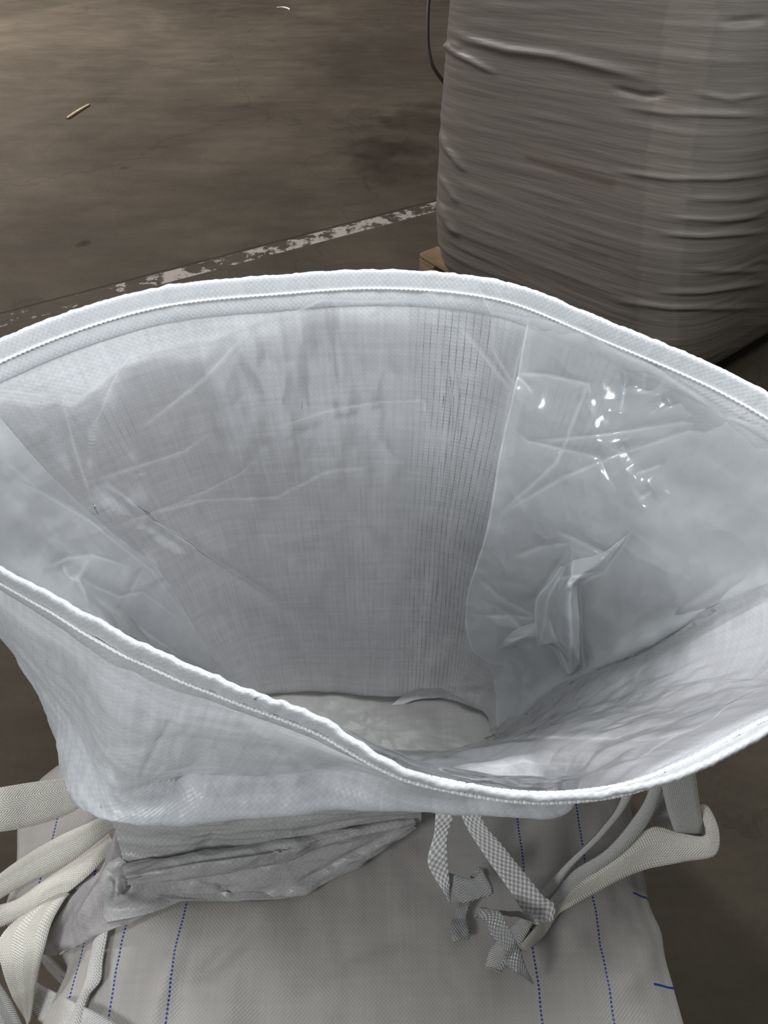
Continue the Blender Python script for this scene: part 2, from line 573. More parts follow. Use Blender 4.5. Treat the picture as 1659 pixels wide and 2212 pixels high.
def floor_mat():
    t = NT('worn_concrete')
    pos = t.n('NewGeometry').outputs['Position']
    ld = (LP1 - LP0) / np.linalg.norm(LP1 - LP0)
    nv = np.array([-ld[1], ld[0], 0.0])

    def dot(vec, off):
        nd = t.n('VectorMath', operation='DOT_PRODUCT')
        t.put(nd.inputs[0], pos)
        nd.inputs[1].default_value = tuple(vec)
        return t.math('SUBTRACT', nd.outputs['Value'], float(np.dot(vec, off)))
    along, across = dot(ld, LP0), dot(nv, LP0)
    big = t.noise(pos, 0.9, 5, 0.6, 0.4)
    med = t.noise(t.mapping(pos, (3, 9, 3)), 1.0, 5, 0.62)
    fine = t.noise(pos, 60.0, 4, 0.65)
    f = t.ramp(big, [(0.30, 0.62), (0.52, 0.88), (0.72, 1.2)])
    f = t.math('MULTIPLY', f, t.math('MULTIPLY_ADD', med, 0.7, 0.65))
    f = t.math('MULTIPLY', f, t.math('MULTIPLY_ADD', fine, 0.30, 0.85))
    # tyre marks and oil spots
    for (u, v, r, k) in ((180, 525, 0.035, 0.55), (268, 362, 0.03, 0.35), (860, 345, 0.30, 0.45), (905, 260, 0.28, 0.45),
                         (800, 330, 0.22, 0.3), (560, 20, 0.4, 0.15)):
        c0 = atz(u, v, 0)
        nd = t.n('VectorMath', operation='DISTANCE')
        w = t.n('VectorMath', operation='ADD')
        t.put(w.inputs[0], pos)
        sclw = t.n('VectorMath', operation='SCALE')
        nz = t.n('TexNoise')
        t.put(nz.inputs['Vector'], pos)
        nz.inputs['Scale'].default_value = 5.0
        sub = t.n('VectorMath', operation='SUBTRACT')
        t.put(sub.inputs[0], nz.outputs['Color'])
        sub.inputs[1].default_value = (0.5, 0.5, 0.5)
        t.put(sclw.inputs[0], sub.outputs[0])
        sclw.inputs['Scale'].default_value = r * 2.4
        t.put(w.inputs[1], sclw.outputs[0])
        t.put(nd.inputs[0], w.outputs[0])
        nd.inputs[1].default_value = tuple(c0)
        m = t.math('SUBTRACT', 1.0, t.math('DIVIDE', nd.outputs['Value'], r), clamp=True)
        f = t.math('MULTIPLY', f, t.math('MULTIPLY_ADD', t.math('POWER', m, 0.6), -k, 1.0))
    # hairline cracks
    vo = t.n('TexVoronoi', feature='DISTANCE_TO_EDGE')
    wv = t.n('VectorMath', operation='ADD')
    t.put(wv.inputs[0], pos)
    nz = t.n('TexNoise')
    t.put(nz.inputs['Vector'], pos)
    nz.inputs['Scale'].default_value = 2.2
    nz.inputs['Detail'].default_value = 5
    t.put(wv.inputs[1], nz.outputs['Color'])
    t.put(vo.inputs['Vector'], wv.outputs[0])
    vo.inputs['Scale'].default_value = 0.55
    crack = t.math('LESS_THAN', vo.outputs['Distance'], 0.006)
    f = t.math('MULTIPLY', f, t.math('MULTIPLY_ADD', crack, -0.12, 1.0))
    col = t.mix(1.0, (0.088, 0.075, 0.056), f, 'MULTIPLY')
    # saw cut joint
    wob = t.math('MULTIPLY', t.math('SUBTRACT', t.noise(pos, 9.0, 3), 0.5), 0.02)
    jn = t.math('SUBTRACT', 1.0, t.math('DIVIDE', t.math('ABSOLUTE', t.math('ADD', across, wob)), 0.011), clamp=True)
    col = t.mix(t.math('MULTIPLY', jn, 0.9), col, (0.035, 0.030, 0.026))
    # worn white paint beside it
    inb = t.math('MULTIPLY', t.math('GREATER_THAN', across, -0.105), t.math('LESS_THAN', across, -0.012))
    pn = t.noise(t.mapping(pos, (14, 14, 14)), 1.0, 6, 0.7)
    pz = t.noise(t.mapping(pos, (1.9, 1.9, 1.9), (0.35, 0.0, 0)), 1.0, 2)
    grow = t.math('MULTIPLY_ADD', along, 0.035, -0.07)
    pm = t.math('MULTIPLY', inb, t.ramp(t.math('ADD', t.math('ADD', pn, t.math('MULTIPLY', t.math('SUBTRACT', pz, 0.5), 0.7)), grow), [(0.47, 0.0), (0.53, 1.0)]))
    col = t.mix(t.math('MULTIPLY', pm, 0.85), col, (0.40, 0.37, 0.33))
    nrm = t.bump(t.math('ADD', fine, med), 0.25, 0.004)
    rg = t.ramp(med, [(0.3, 0.7), (0.7, 0.9)])
    return t.done(t.principled(col, rg, 0.04, nrm))


M['floor'] = floor_mat()
xs = np.linspace(-9, 9, 25)
ys = np.linspace(-4, 14, 25)
Gf = np.stack(np.meshgrid(xs, ys), -1)
Gf = np.concatenate([Gf, np.zeros(Gf.shape[:2] + (1,))], -1)[::-1]
floor = grid_mesh('floor', Gf, M['floor'])
floor['kind'] = 'structure'

# ------------------------------------------------------------------ the open bag: skirt
BAG0 = (-0.08, 0.6, 0.0)
bag = empty('bulk_bag', BAG0, 'open white woven bulk bag with its wide top skirt held up, in the foreground', 'bulk bag')

rim_px = {0: (0, 735, 1.0), 1: (320, 628, 1.0), 2: (600, 597, 1.0), 3: (830, 585, 1.0), 4: (1090, 611, 1.0), 5: (1315, 697, 1.0),
          6: (1659, 852, 1.0), 9: (1659, 1580, 1.0), 10: (1509, 1661, 1.0), 11: (1336, 1710, 1.0), 12: (1162, 1722, 1.0),
          13: (1000, 1700, 1.0), 14: (873, 1668, 1.005), 15: (700, 1560, 1.01), 16: (506, 1482, 1.015), 17: (287, 1385, 1.02),
          18: (101, 1280, 1.02), 19: (0, 1229, 1.02)}
rim_w = {7: (0.60, 0.64, 0.99), 8: (0.50, 0.43, 0.985), 20: (-0.56, 0.63, 1.015), 21: (-0.64, 0.79, 1.005)}
K = 22
rim = np.array([atz(*rim_px[i]) if i in rim_px else np.array(rim_w[i]) for i in range(K)])
bottom = np.array([(-.33, .93), (-.27, .97), (-.13, .975), (0, .965), (.14, .955), (.21, .93), (.24, .90), (.245, .87),
                   (.235, .845), (.215, .825), (.18, .81), (.14, .80), (.09, .79), (.04, .785), (-.01, .78), (-.08, .775),
                   (-.16, .775), (-.23, .785), (-.29, .80), (-.33, .82), (-.36, .85), (-.36, .89)])
bottom = np.concatenate([bottom, np.full((K, 1), 0.03)], 1)


def lerp_row(f, inw=0.0):
    r = rim * (1 - f) + bottom * f
    c = r.mean(0)
    d = r - c
    d[:, 2] = 0
    return r - d * inw


rowA = lerp_row(0.20, 0.02)
rowB = lerp_row(0.33, 0.05)
rowB2 = lerp_row(0.40, 0.065)
rowC = lerp_row(0.47, 0.08)
rowD = lerp_row(0.70, 0.05)
for i, p in {17: (253, 1716, .90), 16: (420, 1695, .885), 15: (560, 1700, .885), 14: (760, 1690, .885), 13: (880, 1712, .87),
             12: (1040, 1730, .86), 11: (1200, 1724, .87)}.items():
    rowA[i] = att(*p)
rowA[18] = att(142, 1545, .96)
rowA[19] = att(70, 1455, 1.0)
rowA[20] = att(40, 1390, 1.13)
for i, p in {17: (240, 1757, .93), 16: (405, 1775, .925), 15: (560, 1759, .92), 14: (740, 1742, .92), 13: (880, 1747, .92),
             12: (1040, 1750, .92), 11: (1200, 1728, .94)}.items():
    rowB[i] = att(*p)
rowB[18] = att(200, 1690, 1.0)
rowB[19] = att(190, 1640, 1.08)
rowB[20] = (-.445, .62, .63)
for i, p in {17: (272, 1885, 1.08), 16: (420, 1856, 1.08), 15: (560, 1836, 1.08), 14: (700, 1806, 1.08), 13: (880, 1775, 1.09)}.items():
    rowC[i] = att(*p)
for i, p in {17: (-.30, .475, .645), 16: (-.215, .47, .635), 15: (-.13, .465, .635), 14: (-.05, .455, .64), 13: (.02, .46, .64)}.items():
    rowB2[i] = p
rowC[18] = (-.385, .52, .50)
rowC[19] = (-.40, .60, .50)
rowC[12] = (.07, .50, .56)
rowC[11] = (.16, .52, .56)

hem_len = 0.055
knots = chord(np.concatenate([rim, rim[:1]]), 1.0)
period = knots[-1]
knots = knots[:-1]
NS, NR = 1000, 220
q = np.linspace(0, period, NS, endpoint=False)
rows = [hermite(knots, r, q, True, period) for r in (rim, rowA, rowB, rowB2, rowC, rowD, bottom)]
rows = np.array(rows)
kr = np.array([0, 0.20, 0.33, 0.40, 0.48, 0.72, 1.0])
qr = np.linspace(0, 1, NR)
SK = hermite(kr, rows, qr)
# small unevenness of the rim line, folds and billows of the cloth
SN = grid_normals(SK, True)
su, sv = proj(SK)
flip = np.sign((SN[NR // 2, :, :] * (SK[NR // 2].mean(0) - SK[NR // 2])).sum(-1)).mean()
SN = SN * (1 if flip > 0 else -1)                  # points into the bag
amp = np.clip(qr * 6, 0.15, 1)[:, None]
w1 = fnoise(SK, (6, 6, 3), 3, 1.0) * 0.007 * amp
w2 = fnoise(SK, (22, 22, 9), 3, 4.0) * 0.0015 * amp
front = np.clip((700 - su) / 300, 0, 1) * np.clip((sv - 1280) / 120, 0, 1) * (SK[..., 1] < 0.62)
w3 = fnoise(SK @ np.array([[1, 0, .5], [0, 1, 0], [-.6, 0, 1]]), (16, 30, 48), 3, 9.0) * 0.0028 * amp * front
SK = SK + SN * (w1 + w2 + w3)[..., None]
isback = (SK[..., 1] > 0.6)
sk_lines_back = [
    ([(300, 1050), (560, 960), (700, 905), (830, 870), (915, 868), (925, 930)], 9, .004),
    ([(180, 850), (190, 960), (205, 1080), (245, 1150)], 7, -.006),
    ([(235, 1045), (330, 1120), (480, 1220), (640, 1320)], 12, .006),
    ([(925, 690), (962, 850), (955, 1050), (925, 1300), (890, 1490)], 10, .004),
    ([(960, 690), (985, 850), (975, 1050), (945, 1300), (915, 1490)], 6, .003),
    ([(250, 1150), (480, 1075), (700, 1050), (830, 1005)], 9, .003),
    ([(300, 1190), (600, 1165), (850, 1100), (1040, 1090)], 7, -.003),
    ([(640, 690), (650, 800), (655, 920)], 5, .002),
    ([(700, 660), (715, 800), (720, 920)], 5, .002),
    ([(860, 1515), (950, 1490), (1065, 1478)], 9, .008),
    ([(1659, 1240), (1480, 1345), (1220, 1478), (1100, 1560), (1030, 1612)], 22, -.012),
    ([(1640, 1270), (1480, 1370), (1250, 1490), (1120, 1590)], 16, .008),
]
sk_lines_front = [
    ([(253, 1716), (420, 1695), (560, 1702), (760, 1690), (870, 1700)], 9, -.011),
    ([(180, 1370), (330, 1465), (480, 1535), (700, 1640), (860, 1700)], 16, -.004),
    ([(190, 1610), (290, 1620), (400, 1600), (620, 1650), (700, 1690)], 9, -.005),
    ([(215, 1640), (240, 1690), (255, 1716)], 8, -.006),
    ([(300, 1685), (340, 1610), (385, 1530)], 4, -.0025),
    ([(160, 1400), (185, 1445), (175, 1500)], 6, -.003),
    ([(260, 1430), (310, 1520), (300, 1600)], 14, -.005),
    ([(500, 1560), (560, 1610), (640, 1650)], 10, -.004),
]
A1 = creases(SK, True, [(l, w_, a * .35 if w_ < 12 else a * .7) for l, w_, a in sk_lines_back])
A2 = creases(SK, True, [(l, w_ * .7, a * 1.3) for l, w_, a in sk_lines_front], True)
SK = np.where(isback[..., None], A1, A2)
suv = arc_uv(SK, True)
su, sv = proj(SK)
ctr = np.interp(sv, [650, 900, 1090, 1300, 1490], [985, 990, 985, 960, 945])
gap = np.exp(-(((su - ctr) / 95) ** 4)) * isback * np.clip((sv - 640) / 60, 0, 1)
gap = np.maximum(gap, 0.75 * np.exp(-(((su - np.interp(sv, [740, 1000], [1275, 1230])) / 80) ** 4)) * np.exp(-(((sv - 880) / 160) ** 4)) * isback)
gap = np.maximum(gap, 0.4 * np.exp(-(((su - 260) / 40) ** 4)) * np.exp(-(((sv - 930) / 60) ** 4)) * isback)
gap = np.maximum(gap, 0.16 * isback * np.clip((sv - 900) / 200, 0, 1) * (su < 900))
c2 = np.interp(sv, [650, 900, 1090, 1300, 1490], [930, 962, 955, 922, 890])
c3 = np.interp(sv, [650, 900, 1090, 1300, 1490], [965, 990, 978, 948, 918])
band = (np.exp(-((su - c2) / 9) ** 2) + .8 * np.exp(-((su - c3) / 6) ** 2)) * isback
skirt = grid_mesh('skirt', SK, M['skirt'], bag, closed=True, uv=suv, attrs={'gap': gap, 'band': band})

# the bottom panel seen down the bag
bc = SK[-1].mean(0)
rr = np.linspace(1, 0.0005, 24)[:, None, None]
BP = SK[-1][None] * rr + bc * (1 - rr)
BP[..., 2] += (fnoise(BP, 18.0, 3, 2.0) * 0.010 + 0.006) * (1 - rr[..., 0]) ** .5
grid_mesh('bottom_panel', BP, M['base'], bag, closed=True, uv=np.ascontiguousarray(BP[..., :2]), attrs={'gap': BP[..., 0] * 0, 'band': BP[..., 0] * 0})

ribbon('bottom_seam', [((846, 1522, 1.772), (850, 1538, 1.772)), ((880, 1497, 1.772), (884, 1516, 1.772)), ((950, 1486, 1.772), (952, 1506, 1.772)),
                       ((1020, 1478, 1.772), (1022, 1498, 1.772)), ((1075, 1474, 1.772), (1078, 1492, 1.772))], M['pale_strip'], bag, n=50, ripple=.002)

# hem: a folded band over the rim, with its chain stitch
seglen = np.linalg.norm(np.diff(SK[:40], axis=0), axis=2)
cum = np.concatenate([np.zeros((1, NS)), np.cumsum(seglen, axis=0)])


def down(dist):
    """points on the skirt a given cloth length below the rim."""
    out = np.zeros((NS, 3))
    nn = np.zeros((NS, 3))
    Nn = grid_normals(SK, True)
    Nn = Nn * (1 if flip > 0 else -1)
    for j in range(NS):
        i = np.clip(np.searchsorted(cum[:, j], dist) - 1, 0, 38)
        f = np.clip((dist - cum[i, j]) / max(cum[i + 1, j] - cum[i, j], 1e-6), 0, 1)
        out[j] = SK[i, j] * (1 - f) + SK[i + 1, j] * f
        nn[j] = Nn[i, j]
    return out, nn


prof = []
puck = fnoise(np.stack([np.cos(q / period * 6.283) * 9, np.sin(q / period * 6.283) * 9, q * 0], -1), 3.0, 3, 5.0)
puck2 = fnoise(np.stack([np.cos(q / period * 6.283) * 40, np.sin(q / period * 6.283) * 40, q * 0], -1), 1.0, 2, 2.0)
depths = [hem_len, .050, .042, .034, .0275, .021, .013, .006, .0015]
for sgn in (1, -1):
    ds = depths if sgn > 0 else depths[::-1]
    for d in ds:
        p, nn = down(d)
        th = 0.0032 if abs(d - .0275) > .003 else 0.0022
        if d > .052:
            th = 0.0016
        lift = (puck * .0012 + puck2 * .0005) * (1 if d < .045 else .4)
        prof.append(p + nn * (sgn * th + lift)[:, None] + np.array([0, 0, 1]) * ((puck2 * .0008 + puck * .002) * (d < .01))[:, None])
    if sgn > 0:
        p, nn = down(0.0)
        prof.append(p + np.array([0, 0, 1]) * (0.003 + puck2 * .0008 + puck * .002)[:, None])
HG = np.array(prof)
grid_mesh('hem', HG, M['hem'], bag, closed=True, uv=arc_uv(HG, True))


def stitches(name, side):
    p, nn = down(0.0275)
    p = p + nn * side * 0.0038
    L = np.linalg.norm(np.roll(p, -1, 0) - p, axis=1)
    k = np.concatenate([[0], np.cumsum(L)])
    P_ = np.concatenate([p, p[:1]])
    N_ = np.concatenate([nn, nn[:1]])
    n = int(k[-1] / 0.0075)
    bm = bmesh.new()
    for i in range(n):
        for tw in (-1, 1):
            s0 = (i + .5) / n * k[-1] + tw * 0.0012
            c = Vector([np.interp(s0, k, P_[:, a]) for a in range(3)])
            c1 = Vector([np.interp(min(s0 + .003, k[-1]), k, P_[:, a]) for a in range(3)])
            z = Vector([np.interp(s0, k, N_[:, a]) for a in range(3)]).normalized()
            if (c1 - c).length < 1e-6:
                continue
            x = (c1 - c).normalized()
            y = z.cross(x)
            dx = (x + y * 0.42 * tw).normalized()
            dy = z.cross(dx)
            ring = []
            for a_, r_ in ((-1, .25), (-.5, .85), (.4, .9), (1, .2)):
                ring.append([bm.verts.new(c + dx * (a_ * .0038) + (dy * math.cos(b_) + z * side * math.sin(b_)) * (r_ * .0023)) for b_ in (0, 1.05, 2.09, 3.14, 4.19, 5.24)])
            for r0, r1 in zip(ring, ring[1:]):
                for b_ in range(6):
                    bm.faces.new((r0[b_], r0[(b_ + 1) % 6], r1[(b_ + 1) % 6], r1[b_]))
    me = bpy.data.meshes.new(name)
    bm.to_mesh(me)
    bm.free()
    me.polygons.foreach_set('use_smooth', [True] * len(me.polygons))
    me.materials.append(M['thread'])
    o = bpy.data.objects.new(name, me)
    C.objects.link(o)
    o.parent = bag
    return o


stitches('hem_stitching', 1)
stitches('hem_stitching', -1)

# ------------------------------------------------------------------ body of the open bag
ZB = 0.45
edge = [(179, 1590), (61, 1692), (20, 1888), (4, 1945), (60, 2012), (136, 2057), (110, 2150), (78, 2225)]
lft = [atz(u, v, ZB) for u, v in edge]
rgt = [atz(u, v, ZB) for u, v in [(1478, 2215), (1442, 2066), (1411, 1957), (1390, 1880), (1364, 1750)]]
loop = lft + [np.array(p + (ZB - .02,)) for p in [(-.43, .16), (-.36, .115), (-.2, .10), (0, .095), (.2, .10), (.33, .115), (.378, .16)]] + rgt + \
    [np.array(p + (ZB,)) for p in [(.40, .62), (.44, .78), (.42, .96), (.33, 1.07), (.1, 1.12), (-.15, 1.12), (-.38, 1.08), (-.49, .98), (-.52, .82)]]
loop = np.array(loop)
kk = chord(np.concatenate([loop, loop[:1]]))
NB = 360
OUT = hermite(kk[:-1], loop, np.linspace(0, kk[-1], NB, endpoint=False), True, kk[-1])
# neck: the line where the skirt stands on the body
ne = SK[int(NR * 0.50)].copy()
cc = np.array([-0.05, 0.66])
ang_s = np.arctan2(ne[:, 1] - cc[1], ne[:, 0] - cc[0])
o_ = np.argsort(ang_s)
ang_o = np.arctan2(OUT[:, 1] - cc[1], OUT[:, 0] - cc[0])
as_, nx, ny = ang_s[o_], ne[o_, 0], ne[o_, 1]
per = 2 * math.pi
NX = np.interp(ang_o, np.concatenate([as_ - per, as_, as_ + per]), np.tile(nx, 3))
NY = np.interp(ang_o, np.concatenate([as_ - per, as_, as_ + per]), np.tile(ny, 3))
NECK = np.stack([NX, NY, np.full(NB, ZB + .005)], -1)
NECK[:, :2] += (cc - NECK[:, :2]) * (0.16 * np.clip((0.66 - NECK[:, 1:2]) / .08, 0, 1))
brow = []
for f in np.linspace(0, 1, 46):
    r = NECK * (1 - f) + OUT * f
    r[:, 2] = ZB + 0.030 * math.sin(math.pi * min(1, f * 1.02)) * np.clip(1.0 - 0, 0, 1) - 0.018 * f ** 8
    brow.append(r)
oc = OUT.mean(0)
outd = OUT - oc
outd[:, 2] = 0
outd /= np.linalg.norm(outd, axis=1, keepdims=True)
for dz, ox in ((-.03, .006), (-.05, .010), (-.09, .012), (-.15, .010), (-.22, .016), (-.30, .022), (-.38, .016), (-.43, .004), (-.449, -.02)):
    r = OUT + outd * ox
    r[:, 2] = ZB + dz
    brow.append(r)
BG = np.array(brow)
BN = grid_normals(BG, True)
if BN[20, :, 2].mean() < 0:
    BN = -BN
back = np.clip((BG[..., 1] - .60) / .26, 0, 1)
back = back * back * (3 - 2 * back)
BG[..., 2] *= 1 - .96 * back
fr = np.ones(BG.shape[:2])
fr[:3] = 0
fr[-2:] = 0.1
BG = BG + BN * ((fnoise(BG, (5, 4, 5), 3, 6.0) * .010 + fnoise(BG, (16, 9, 14), 3, 2.0) * .003) * fr)[..., None]
bl = [([(1000, 1900), (1180, 1880), (1330, 1835), (1380, 1800)], 20, .006), ([(1170, 2080), (1280, 2040), (1390, 1980)], 26, .006),
      ([(420, 2120), (520, 2030), (560, 1960)], 18, .007), ([(330, 2212), (360, 2100), (400, 1990)], 22, -.006),
      ([(1330, 2150), (1400, 2080), (1400, 1980)], 24, -.006), ([(640, 2150), (760, 2060), (900, 2010)], 22, .005),
      ([(75, 1668), (120, 1640), (170, 1620)], 6, -.004), ([(1400, 1960), (1440, 2070), (1470, 2180)], 5, -.003)]
BG = creases(BG, True, bl)
if BG[20, :, 2].mean() > 0:
    pass
frontm = (BG[..., 1] < 0.72).astype(float)
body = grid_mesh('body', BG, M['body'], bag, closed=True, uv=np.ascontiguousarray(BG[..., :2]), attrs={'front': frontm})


body_bvh = BVHTree.FromPolygons([tuple(x) for x in BG.reshape(-1, 3)],
                                [(i * NB + j, (i + 1) * NB + j, (i + 1) * NB + (j + 1) % NB, i * NB + (j + 1) % NB) for i in range(len(BG) - 1) for j in range(NB)])


def above(u, v, t, gap=0.012):  # noqa: F811
    """keep a point that lies on the bag from sinking into its cloth."""
    d = Vector(ray(u, v))
    loc, n, idx, dist = body_bvh.ray_cast(Vector(CAM), d.normalized())
    if loc is None:
        return t
    tb_ = dist / d.length
    return min(t, tb_ - gap)


# ------------------------------------------------------------------ folds of the skirt lying on the body
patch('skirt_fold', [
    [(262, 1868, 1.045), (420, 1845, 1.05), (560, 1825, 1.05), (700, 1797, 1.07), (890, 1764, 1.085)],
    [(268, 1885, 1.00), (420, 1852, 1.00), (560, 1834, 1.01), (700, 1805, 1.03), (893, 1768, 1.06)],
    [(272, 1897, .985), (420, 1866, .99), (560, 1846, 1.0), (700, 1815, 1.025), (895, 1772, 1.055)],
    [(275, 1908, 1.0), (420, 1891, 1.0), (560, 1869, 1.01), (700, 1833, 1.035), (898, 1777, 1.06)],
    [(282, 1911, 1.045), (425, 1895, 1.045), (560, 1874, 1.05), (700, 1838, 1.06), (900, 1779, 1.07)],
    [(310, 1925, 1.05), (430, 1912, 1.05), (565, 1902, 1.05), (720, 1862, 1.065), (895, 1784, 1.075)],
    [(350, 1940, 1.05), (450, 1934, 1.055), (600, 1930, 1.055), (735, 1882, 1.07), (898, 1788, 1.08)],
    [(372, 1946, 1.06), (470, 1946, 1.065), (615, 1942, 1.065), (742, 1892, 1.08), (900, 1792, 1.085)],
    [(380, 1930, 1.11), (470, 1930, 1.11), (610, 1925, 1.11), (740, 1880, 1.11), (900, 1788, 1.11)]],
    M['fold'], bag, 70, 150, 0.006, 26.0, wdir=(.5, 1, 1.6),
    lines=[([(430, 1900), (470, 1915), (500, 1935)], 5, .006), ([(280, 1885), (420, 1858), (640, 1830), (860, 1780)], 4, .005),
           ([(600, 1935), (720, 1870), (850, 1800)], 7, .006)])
patch('skirt_fold', [  # added grey sheet: shade under the overhang put in as darker cloth
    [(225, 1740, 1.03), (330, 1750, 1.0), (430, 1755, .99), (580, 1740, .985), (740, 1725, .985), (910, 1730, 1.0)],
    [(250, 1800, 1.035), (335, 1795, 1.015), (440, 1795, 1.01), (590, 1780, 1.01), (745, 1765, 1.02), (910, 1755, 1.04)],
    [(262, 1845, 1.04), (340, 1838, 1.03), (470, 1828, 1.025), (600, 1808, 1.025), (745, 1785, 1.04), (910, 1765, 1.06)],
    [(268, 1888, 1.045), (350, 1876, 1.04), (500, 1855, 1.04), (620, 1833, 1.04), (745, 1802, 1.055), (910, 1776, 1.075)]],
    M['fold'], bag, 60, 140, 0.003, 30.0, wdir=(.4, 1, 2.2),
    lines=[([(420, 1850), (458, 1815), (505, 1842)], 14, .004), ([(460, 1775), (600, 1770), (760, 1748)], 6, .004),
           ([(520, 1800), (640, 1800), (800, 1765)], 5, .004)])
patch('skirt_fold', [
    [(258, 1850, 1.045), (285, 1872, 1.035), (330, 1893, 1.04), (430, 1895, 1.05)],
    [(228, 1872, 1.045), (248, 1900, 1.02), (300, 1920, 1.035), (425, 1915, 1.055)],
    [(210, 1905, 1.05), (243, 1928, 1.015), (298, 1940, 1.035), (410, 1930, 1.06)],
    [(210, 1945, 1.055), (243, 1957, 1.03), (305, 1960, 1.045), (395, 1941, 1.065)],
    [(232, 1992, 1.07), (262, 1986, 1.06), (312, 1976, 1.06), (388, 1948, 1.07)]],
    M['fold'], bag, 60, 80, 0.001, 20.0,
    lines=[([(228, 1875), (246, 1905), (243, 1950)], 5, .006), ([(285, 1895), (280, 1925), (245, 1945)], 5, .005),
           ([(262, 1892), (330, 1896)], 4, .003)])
# thin woven flap hanging out under the folds
patch('skirt_flap', [
    [(250, 1785, 1.06), (262, 1840, 1.06), (290, 1900, 1.07), (385, 1920, 1.075)],
    [(238, 1830, 1.06), (235, 1880, 1.05), (262, 1930, 1.065), (370, 1940, 1.075)],
    [(210, 1880, 1.06), (200, 1930, 1.04), (230, 1975, 1.06), (330, 1968, 1.075)],
    [(160, 1930, 1.06), (160, 1980, 1.045), (190, 2015, 1.06), (270, 1998, 1.075)],
    [(112, 2005, 1.05), (120, 2030, 1.05), (150, 2045, 1.06), (205, 2024, 1.07)],
    [(92, 2060, 1.05), (108, 2064, 1.05), (125, 2062, 1.055), (142, 2050, 1.06)]],
    M['flap'], bag, 50, 40, 0.004, 30.0, lines=[([(240, 1830), (170, 1950), (110, 2050)], 8, .005)])

# ------------------------------------------------------------------ lifting loops
def lift(name, pairs, mat, **kw):
    return ribbon(name, pairs, mat, bag, **kw)


def pr(l, t):
    """pairs of edge pixels with one lens distance each or one per edge."""
    out = []
    for i, (a, b, c, d) in enumerate(l):
        tt = t[i]
        ta, tb = tt if isinstance(tt, tuple) else (tt, tt)
        out.append(((a, b, ta), (c, d, tb)))
    return out


# left side
lift('lift_loop', pr([(-60, 1712, -60, 1800), (0, 1702, 0, 1796), (60, 1692, 60, 1786), (130, 1682, 130, 1765), (200, 1663, 212, 1722), (250, 1640, 265, 1690)],
                     [.99, 1.0, 1.02, 1.04, 1.06, 1.12]), M['strap_cream'], camber=.003, n=90)
lift('lift_loop', pr([(-40, 1925, -40, 1975), (0, 1888, 0, 1942), (60, 1845, 68, 1902), (130, 1805, 140, 1868), (190, 1778, 205, 1822), (250, 1750, 262, 1775)],
                     [1.05, 1.06, 1.06, 1.06, 1.06, 1.08]), M['strap_cream'], camber=.004, n=90)
lift('lift_loop', pr([(150, 1930, 120, 1930), (136, 1946, 20, 2000), (112, 1990, -6, 2040), (95, 2050, 4, 2090), (80, 2120, 25, 2150), (62, 2212, 60, 2215), (52, 2260, 75, 2270)],
                     [1.06, 1.04, 1.03, 1.02, 1.03, 1.05, 1.06]), M['strap_cream'], camber=.002, n=110)
lift('lift_loop', pr([(-20, 1960, -20, 2012), (30, 1945, 40, 1985), (90, 1905, 110, 1950), (170, 1850, 190, 1890), (235, 1800, 250, 1830)],
                     [1.07, 1.075, 1.075, 1.08, 1.09]), M['strap_cream'], camber=.004, n=80)
lift('lift_loop', pr([(200, 2035, 232, 2010), (190, 2080, 220, 2075), (180, 2125, 214, 2120), (165, 2165, 190, 2150), (145, 2225, 172, 2225)],
                     [1.06, 1.05, 1.045, 1.05, 1.06]), M['strap_grey'], camber=.004, n=70)
lift('lift_loop', pr([(70, 2118, 62, 2180), (110, 2140, 90, 2215), (160, 2165, 140, 2240), (240, 2205, 220, 2290), (300, 2250, 280, 2330)],
                     [1.07, 1.06, 1.05, 1.05, 1.05]), M['strap_grey'], n=70)
lift('lift_loop', pr([(-30, 2060, -40, 2140), (-8, 2110, -30, 2170), (28, 2170, -10, 2250), (60, 2240, 20, 2290)],
                     [1.12, 1.13, 1.14, 1.15]), M['strap_grey'], n=60)
# right side
lift('lift_loop', pr([(1418, 1650, 1492, 1615), (1430, 1700, 1502, 1670), (1442, 1752, 1511, 1740), (1458, 1800, 1518, 1795), (1464, 1818, 1514, 1816)],
                     [1.0, 1.02, 1.04, 1.06, 1.075]), M['strap_grey'], camber=.002, n=70)
lift('lift_loop', pr([(1500, 1752, 1513, 1740), (1512, 1748, 1530, 1742), (1520, 1775, 1551, 1785), (1522, 1805, 1549, 1842), (1470, 1800, 1478, 1861),
                      (1412, 1787, 1398, 1877), (1359, 1817, 1344, 1898), (1292, 1869, 1282, 1931), (1250, 1905, 1235, 1956),
                      (1199, 1957, 1206, 1973), (1150, 2010, 1170, 2025), (1121, 2045, 1131, 2056)],
                     [1.08, 1.06, 1.05, 1.05, 1.055, 1.06, 1.06, 1.065, 1.07, 1.075, (1.08, 1.075), 1.07]), M['strap_cream'], n=160, camber=.003)
lift('lift_loop', pr([(1346, 1715, 1372, 1705), (1336, 1740, 1362, 1728), (1296, 1795, 1316, 1790), (1222, 1868, 1236, 1872), (1168, 1925, 1186, 1940), (1120, 1985, 1150, 1995), (1058, 2052, 1112, 2060), (1047, 2090, 1082, 2100)],
                     [1.03, 1.03, 1.035, 1.045, 1.055, 1.06, 1.06, 1.07]), M['strap_grey'], n=120, camber=.004)
lift('lift_loop', pr([(1408, 1690, 1440, 1680), (1396, 1725, 1430, 1712), (1366, 1772, 1404, 1772), (1308, 1838, 1342, 1846), (1236, 1885, 1258, 1906), (1184, 1945, 1200, 1966)],
                     [1.02, 1.03, 1.04, 1.05, 1.06, 1.07]), M['strap_grey'], n=100, camber=.004)
